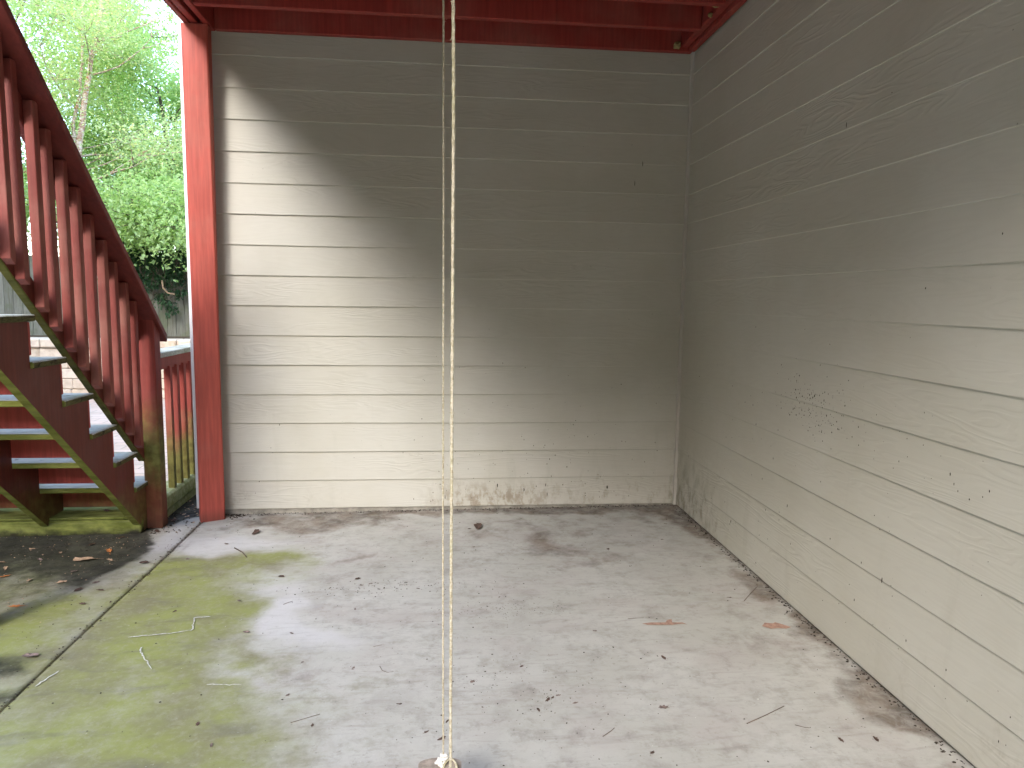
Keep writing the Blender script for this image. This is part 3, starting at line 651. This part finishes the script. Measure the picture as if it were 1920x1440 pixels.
twig([(-2.616, -.639, .004), (-2.56, -.70, .001), (-2.52, -.773, 0)], .0035, 'thick short twig on the pale slab just right of the red post')
twig([(-1.746, -1.942, 0), (-1.735, -1.975, .001), (-1.715, -1.99, 0), (-1.694, -1.985, 0)], .0013, 'thin curved twig on the slab left of the swing ropes')
twig([(-.562, -2.404, 0), (-.48, -2.365, .001), (-.398, -2.32, 0)], .0016, 'long straight grey twig on the slab at the right front')
twig([(-.185, -1.508, 0), (-.12, -1.43, .001), (-.058, -1.364, .004)], .0018, 'straight twig leaning toward the foot of the right-hand wall')
twig([(-1.031, -2.43, 0), (-1.0, -2.405, 0), (-.985, -2.39, 0)], .0015, 'short grey twig on the bare slab right of the swing')
for p in ([(-2.209, -1.37), (-2.19, -1.35), (-2.175, -1.34)], [(-.746, -1.637), (-.71, -1.633), (-.676, -1.633)], [(-.413, -2.423), (-.39, -2.438), (-.375, -2.443)], [(-1.783, -1.79), (-1.752, -1.78)], [(-1.996, -2.272), (-1.95, -2.25), (-1.912, -2.232)]):
    twig([(x, y, 0) for x, y in p], .0011, 'tiny thin dark twig lying flat on the pale concrete slab', 'tiny twigs on the slab')
def flat_strip(name, mat, pts, w, label, cat, dz=.0012):
    rr = random.Random(5); V = []; F = []
    for i, (x, y) in enumerate(pts):
        a = Vector(pts[min(i+1, len(pts)-1)])-Vector(pts[max(i-1, 0)]); a = Vector((-a.y, a.x)).normalized()*w*rr.uniform(.5, 1.2)*(.4 if i in (0, len(pts)-1) else 1)
        for s in (1, -1): V.append((x+a.x*s, y+a.y*s, floor_z(x, y)+.0035+dz))
    for i in range(len(pts)-1): F.append((2*i, 2*i+1, 2*i+3, 2*i+2))
    me = bpy.data.meshes.new(name); me.from_pydata(V, [], F); me.materials.append(mat); tag(link(name, me), label, cat)
def dens(pts, m=6):
    out = []
    for i in range(len(pts)-1):
        for k in range(m): s = k/m; out.append((pts[i][0]*(1-s)+pts[i+1][0]*s+random.gauss(0, .0018), pts[i][1]*(1-s)+pts[i+1][1]*s+random.gauss(0, .0018)))
    return out+[pts[-1]]
flat_strip('chalk_mark', M['chalk'], dens([(-2.746, -1.637), (-2.67, -1.626), (-2.594, -1.614), (-2.519, -1.593), (-2.532, -1.539), (-2.544, -1.479), (-2.483, -1.474)]), .0028, 'crooked stepped white scratch line on the green part of the slab', 'scratch mark')
flat_strip('chalk_mark', M['chalk'], dens([(-2.662, -1.722), (-2.65, -1.76), (-2.619, -1.808), (-2.558, -1.898)]), .0026, 'short slanting white scratch below the stepped scratch on the slab', 'scratch mark')
flat_strip('chalk_mark', M['chalk'], dens([(-2.908, -1.984), (-2.895, -1.93), (-2.881, -1.88)]), .0026, 'white scratch close beside the slab joint', 'scratch mark')
flat_strip('chalk_mark', M['chalk'], dens([(-2.33, -2.021), (-2.27, -2.026), (-2.21, -2.031)]), .002, 'faint white scratch at the right edge of the algae', 'scratch mark')
# paint spills
def spill(pts, label):
    V = [(x, y, floor_z(x, y)+.0042) for x, y in pts]; me = bpy.data.meshes.new('paint_spill'); me.from_pydata(V, [], [list(range(len(V)))]); me.materials.append(M['rust']); tag(link('paint_spill', me), label, 'stain')
spill([(-.70, -1.690), (-.66, -1.683), (-.60, -1.688), (-.585, -1.665), (-.565, -1.66), (-.572, -1.69), (-.53, -1.695), (-.515, -1.715), (-.535, -1.705), (-.58, -1.712), (-.63, -1.708), (-.68, -1.703)], 'branching orange-brown paint mark on the slab at mid right')
spill([(-.215, -1.755), (-.19, -1.725), (-.16, -1.735), (-.145, -1.725), (-.12, -1.75), (-.10, -1.775), (-.125, -1.785), (-.16, -1.778), (-.19, -1.78)], 'round orange-brown stain on the slab near the right-hand wall')
# crumbs, seed husks and soil
q = MB()
def crumb(x, y, s, mi, z=None):
    n = 5; ph = random.random()*6; zz = floor_z(x, y)+.003 if z is None else z; el = random.uniform(.35, 1.); c, s_ = math.cos(ph), math.sin(ph)
    ring = []
    for i in range(n):
        a = math.cos(2*math.pi*i/n)*s*random.uniform(.7, 1.2); b_ = math.sin(2*math.pi*i/n)*s*el*random.uniform(.7, 1.2); ring.append((x+a*c-b_*s_, y+a*s_+b_*c, zz))
    q.add(ring+[(x, y, zz+s*.55)], [[i, (i+1) % n, n] for i in range(n)], mi, False)
for i in range(420): crumb(random.uniform(-2.85, -.05), random.uniform(-2.9, -.1), random.choice((.0015, .002, .0025, .003, .0045)), 0)
for i in range(150): crumb(random.gauss(-1.75, .28), random.gauss(-1.22, .05), random.uniform(.0015, .0045), 0)
for i in range(120): crumb(random.gauss(-1.25, .14), random.gauss(-1.5, .05), random.uniform(.0012, .003), 0)
for i in range(160): crumb(random.gauss(-1.2, .2), random.gauss(-2.15, .18), random.uniform(.0012, .0035), 0)
for i in range(70): crumb(random.uniform(-2.6, -.1), random.uniform(-2.8, -.3), random.uniform(.001, .0028), 1)
for i in range(420): crumb(random.uniform(-2.8, -.03), -.004-abs(random.gauss(0, .022)), random.uniform(.002, .007), 0)
for i in range(420): crumb(-.006-abs(random.gauss(0, .022)), random.uniform(-3.2, -.03), random.uniform(.002, .007), 0)
for i in range(260): crumb(random.gauss(-2.94, .012), random.uniform(-2.9, -.15), random.uniform(.002, .006), 0)
for i in range(420): crumb(random.uniform(-4.2, -3.1), -.335-abs(random.gauss(0, .25)), random.uniform(.0015, .006), random.choice((0, 0, 0, 2)))
for i in range(260): crumb(random.uniform(-3.75, -2.97), random.uniform(-2.2, -.35), random.uniform(.0015, .005), random.choice((0, 0, 2)))
for i in range(260): crumb(random.uniform(-3.17, -2.98), random.uniform(-.35, .9), random.uniform(.003, .010), random.choice((0, 0, 0, 2)))
for i in range(90): crumb(random.gauss(-2.77, .04), -.01-abs(random.gauss(0, .035)), random.uniform(.003, .009), 0)
tag(q.build('floor_crumbs', [M['mud'], M['chalk'], M['ltan']]), kind='stuff')

# ================================================================== BACKGROUND
def leaves_mesh(name, C, size, mat, parent=None, seed=0, droop=.35, fold=.18):
    """one small folded pointed leaf at every centre in C"""
    rg = np.random.default_rng(seed); n = len(C); sz = size*rg.uniform(.65, 1.25, n)
    az = rg.uniform(0, 2*np.pi, n); el = rg.normal(-droop, .45, n); d = np.stack([np.cos(az)*np.cos(el), np.sin(az)*np.cos(el), np.sin(el)], 1)
    s = np.stack([-np.sin(az), np.cos(az), np.zeros(n)], 1); rl = rg.normal(0, .6, n)[:, None]
    nrm = np.cross(d, s); s = s*np.cos(rl)+nrm*np.sin(rl); nrm = np.cross(d, s)
    sz = sz[:, None]
    b = C; tip = C+d*sz; l = C+d*sz*.42+s*sz*.30+nrm*sz*fold; r = C+d*sz*.42-s*sz*.30+nrm*sz*fold
    V = np.stack([b, l, tip, r], 1).reshape(-1, 3); i = np.arange(n)*4
    F = np.concatenate([np.stack([i, i+1, i+2], 1), np.stack([i, i+2, i+3], 1)]).astype(np.int32)
    me = bpy.data.meshes.new(name); me.vertices.add(len(V)); me.vertices.foreach_set('co', V.ravel().astype(np.float32))
    me.loops.add(F.size); me.loops.foreach_set('vertex_index', F.ravel()); me.polygons.add(len(F))
    me.polygons.foreach_set('loop_start', np.arange(0, F.size, 3, dtype=np.int32)); me.polygons.foreach_set('loop_total', np.full(len(F), 3, dtype=np.int32))
    me.update(); me.validate(); me.materials.append(mat); return link(name, me, parent)
def limb(q, p, d, L, r, depth, tips, rr, bend=.25, up=.1):
    pts = [Vector(p)]; d = Vector(d).normalized(); n = 5
    for i in range(n):
        d = (d + Vector((rr.gauss(0, bend), rr.gauss(0, bend), rr.gauss(0, bend)+up))*.4).normalized(); pts.append(pts[-1]+d*L/n)
    q.tube(pts, [r*(1-.62*i/n) for i in range(n+1)], 6 if r > .03 else 4)
    if depth == 0 or r < .006: tips.extend(pts[2:]); return
    tips.extend(pts[3:])
    for i in range(rr.choice((3, 4, 4))):
        k = rr.randint(2, n); a = rr.uniform(0, 6.28); side = Vector((math.cos(a), math.sin(a), rr.uniform(-.25, .5)))
        limb(q, pts[k], (d*.55+side).normalized(), L*rr.uniform(.5, .72), r*.45, depth-1, tips, rr, bend, up)
def tree(name, label, base, stems, nleaf, lsize, spread, lmat, bmat, seed, group=None, limbs=11, lstart=.25, llen=1.7, clump=.22, droop=.35, extra=None):
    rr = random.Random(seed); t = empty(name, label, 'tree', base, group); q = MB(); tips = []
    for stem in stems:
        P = [Vector(p)-Vector(base) for p in stem[0]]; r = stem[1]
        # densify the stem
        Q = []
        for i in range(len(P)-1):
            for k in range(4): Q.append(P[i].lerp(P[i+1], k/4)+Vector((rr.gauss(0, .015), rr.gauss(0, .015), 0)))
        Q.append(P[-1]); q.tube(Q, [r*(1-.8*i/len(Q)) for i in range(len(Q))], 9)
        for i in range(limbs):
            s = lstart+(1-lstart)*(i+rr.random())/limbs; k = min(len(Q)-1, int(s*len(Q))); a = rr.uniform(0, 6.28)
            limb(q, Q[k], (math.cos(a), math.sin(a), rr.uniform(.0, .6)), llen*(1.15-.6*s)*rr.uniform(.7, 1.15), max(.010, r*.32*(1-.6*s)), 2, tips, rr)
    if extra:
        for p, d, L in extra: limb(q, Vector(p)-Vector(base), d, L, .02, 2, tips, rr, up=-.05)
    q.build('trunk', bmat, t)
    T = np.array([tuple(p) for p in tips]); rg = np.random.default_rng(seed)
    w = rg.uniform(.2, 1, len(T))**1.6; idx = rg.choice(len(T), nleaf, p=w/w.sum())
    C = T[idx]+rg.normal(0, clump, (nleaf, 3))*np.array([1, 1, .75])
    C = C[~((C[:, 0]+base[0] > -6.75-.14*(C[:, 1]+base[1]-9)) & (C[:, 2]+base[2] > 5.3+.27*(C[:, 1]+base[1]-9)+.5*rg.random(len(C))-.8*(C[:, 0]+base[0]+6.4)*(-1)) & (C[:, 1]+base[1] < 14))]
    leaves_mesh('crown', C, lsize, lmat, t, seed, droop); return t
birchL = mat_leaf("birch_leaf", [(.31, .43, .20), (.39, .52, .27), (.52, .63, .40), (.35, .47, .23), (.60, .60, .28)], .55)
mapleL = mat_leaf("bright_green_leaf", [(.26, .41, .16), (.35, .50, .22), (.46, .60, .31), (.30, .44, .18)], .55)
backL = mat_leaf("pale_green_leaf", [(.26, .41, .16), (.33, .49, .21), (.41, .56, .27)], .55)
darkL = mat_leaf("mid_green_leaf", [(.10, .13, .03), (.14, .165, .04), (.17, .19, .05)], .4)
ivyL = mat_leaf("dark_ivy_leaf", [(.03, .075, .035), (.045, .11, .05), (.07, .14, .055)], .35)
tree('river_birch', 'slender birch with peeling reddish bark and small light green leaves behind the fence', (-8.05, 9., .6),
     [([(-8.05, 9, .6), (-7.98, 9, 2.2), (-7.80, 9, 3.3), (-7.72, 9, 3.95), (-7.52, 9.05, 5.0), (-7.30, 9.05, 6.05), (-7.1, 9.1, 8.2)], .085),
      ([(-8.0, 9.05, .6), (-7.95, 9.1, 2.5), (-7.86, 9.15, 4.2), (-7.70, 9.2, 5.2), (-7.66, 9.25, 6.6)], .05)], 44000, .052, .3, birchL, M['bark'], 3, limbs=13, llen=1.9, clump=.24)
GT = None
tree('broadleaf_tree', 'tall light green tree with drooping leafy branches at the left behind the fence', (-10.6, 10.4, .6), [([(-10.6, 10.4, .6), (-10.5, 10.4, 3), (-10.3, 10.5, 6), (-10.2, 10.5, 9)], .13)], 56000, .068, .3, birchL, M['dbark'], 5, limbs=15, llen=2.6, clump=.32)
tree('broadleaf_tree', 'bushy bright green tree filling the gap between the birch and the white corner board', (-6.9, 11.2, .6), [([(-6.9, 11.2, .6), (-6.9, 11.2, 2.5), (-7.0, 11.2, 4.0), (-7.2, 11.2, 5.4)], .10)], 58000, .066, .3, mapleL, M['dbark'], 8, limbs=15, lstart=.12, llen=2.1, clump=.30)
tree('broadleaf_tree', 'darker green tree standing far behind the birch', (-9.2, 14.5, .7), [([(-9.2, 14.5, .7), (-9.2, 14.5, 4), (-9.4, 14.5, 8.5)], .16)], 46000, .11, .3, backL, M['dbark'], 12, limbs=17, lstart=.1, llen=3.2, clump=.42)
tree('broadleaf_tree', 'darker green tree far back at the right end of the fence', (-5.2, 15.5, .7), [([(-5.2, 15.5, .7), (-5.2, 15.5, 3), (-5.0, 15.5, 5.5)], .14)], 30000, .11, .3, backL, M['dbark'], 14, limbs=14, lstart=.1, llen=2.6, clump=.42)
tree('broadleaf_tree', 'mid green tree at the far left beyond the stair railing', (-14, 13, .7), [([(-14, 13, .7), (-14, 13, 4), (-13.8, 13, 8)], .16)], 36000, .11, .3, backL, M['dbark'], 16, limbs=15, lstart=.1, llen=3., clump=.42)
# shrub hanging over the fence
sh = empty('overhanging_shrub', 'light green shrub with larger leaves hanging over the top of the fence', 'shrub', (-6.5, 8.35, .6)); q = MB(); tips = []; rr = random.Random(4)
for i in range(13):
    x = rr.uniform(-1.3, 1.1); q.tube([(x, 0, 0), (x+.03, .0, .7), (x, -.05, 1.45)], [.03, .025, .02], 6); limb(q, (x, -.05, 1.42), (rr.uniform(-.5, .5), -.75, .55), 1.25, .02, 2, tips, rr, up=-.12)
q.build('trunk', M['dbark'], sh); T = np.array([tuple(p) for p in tips]); T = T[T[:, 2] > .85]; rg = np.random.default_rng(3)
leaves_mesh('crown', T[rg.choice(len(T), 11000)]+rg.normal(0, .15, (11000, 3)), .075, mapleL, sh, 3, .55)
# ivy
iv = empty('ivy', 'dark green ivy clump spilling down the fence boards', 'ivy', (-6.05, 7.9, 0)); q = MB()
for i in range(26):
    x = rr.gauss(0, .28); z = 1.95; pts = [(x, -.08, z)]
    for k in range(7): x += rr.gauss(0, .06); z -= rr.uniform(.05, .16); pts.append((x, -.06-rr.random()*.09, z))
    q.tube(pts, [.007*(1-.08*k) for k in range(8)], 5)
q.tube([(.05, -.17, 1.52), (.07, -.20, 1.40), (.14, -.2, 1.32), (.24, -.18, 1.30)], .014, 6, 1)
q.build('stem', [M['twig'], M['ltan']], iv); rg = np.random.default_rng(9); n = 7000
cx = rg.uniform(-.95, .75, n); bot = 1.55-.62*np.exp(-((cx-.02)/.33)**2)+.5*(fbm(cx*4+9, cx*0+2, 3, 3)-.5); top = 2.0+.15*rg.random(n)
zz = bot+(top-bot)*rg.uniform(0, 1, n)**.75; cl = fbm(cx*7+5, zz*7, 14, 3); keep = cl > .43
C = np.stack([cx, -.07-rg.uniform(0, .22, n)*(cl-.3), zz], 1)[keep]
leaves_mesh('foliage', C, .06, ivyL, iv, 9, .8)
# fence
fe = empty('wooden_fence', 'tall weathered grey-green board fence behind the stone retaining wall', 'fence', (-8, 8., 0)); q = MB(); x = -15
rr = random.Random(2)
while x < 2:
    w = .14; z1 = 1.90+rr.uniform(-.015, .015); q.bevbox(x+8, x+8+w-.006, rr.uniform(-.004, .004), .02, .52, z1, .003); x += w
q.build('fence_boards', M['fence'], fe); q = MB()
for z in (.75, 1.25, 1.75): q.bevbox(-7, 10, .024, .06, z, z+.09, .003)
q.build('fence_rail', M['fence'], fe)
p0 = None
for i in range(8):
    if p0 is None: q = MB(); q.bevbox(-.045, .045, .064, .15, .4, 1.92, .004); p0 = q.build('fence_post', M['fence'], fe, (-6.8, 0, 0))
    else: o = p0.copy(); COL.objects.link(o); o.parent = fe; o.location = (-6.8+2.3*i, 0, 0)
# stone retaining wall
rw = empty('retaining_wall', 'low retaining wall of tan stone blocks with a pale capstone row', 'wall', (-6, 5.3, 0)); q = MB()
for c in range(5):
    x = -8.+(.15 if c % 2 else 0)+.0
    while x < 4.2:
        w = rr.uniform(.26, .42); q.bevbox(x, x+w-.003, rr.uniform(-.012, .008)+.02, .2, -.07+.134*c, -.07+.134*(c+1)-.005, .012); x += w
q.build('stone_courses', M['stone'], rw); q = MB(); x = -8.
while x < 4.2:
    w = rr.uniform(.3, .4); q.bevbox(x, x+w-.006, -.03+rr.uniform(-.006, .006), .28, .603, .715+rr.uniform(-.004, .004), .014); x += w
q.build('capstones', M['stone'], rw)
# unseen wood added left of and behind the viewer to block low sky
def wood(boxes, n, seed):
    rg = np.random.default_rng(seed); out = []; q = MB()
    for x0, x1, y0, y1, h in boxes:
        m = int(n*((x1-x0)+(y1-y0))); x = rg.uniform(x0, x1, m); y = rg.uniform(y0, y1, m)
        top = h*(.86+.28*fbm(x*.22+50, y*.22+50, 6, 3)); z = top*rg.uniform(0, 1, m)**.85; out.append(np.stack([x, y, z], 1))
        for i in range(int(((x1-x0)+(y1-y0))/2.2)):
            px, py = rg.uniform(x0, x1), rg.uniform(y0, y1); q.tube([(px, py, -.2), (px+.1, py, h*.4), (px, py+.1, h*.85)], [.16, .12, .04], 7)
    o = leaves_mesh('unseen_woodland', np.concatenate(out), .42, darkL, None, seed, .2, .12); tag(o, kind='stuff')
    tag(q.build('unseen_woodland_trunks', M['dbark']), kind='stuff')
wood([(-15.5, -12, -24, 6.5, WL), (-15, 8, -23, -18, WB)], 1500, 31)
# seedling by the post
sd = empty('seedling', 'tiny bright green seedling growing beside the white corner board', 'plant', (-3.085, .35, -.035)); q = MB(); q.tube([(0, 0, 0), (.004, 0, .03), (0, .004, .07)], .002, 5); q.build('stem', M['grass'], sd)
C = np.array([(.0, 0, .045), (0, 0, .06), (.01, -.01, .055), (-.01, .01, .04), (0, 0, .07), (.012, .0, .035), (-.012, -.008, .06)]); leaves_mesh('leaf', C, .045, mat_leaf("clover_leaf", [(.06, .25, .03), (.09, .32, .05)], .3), sd, 2, .1)
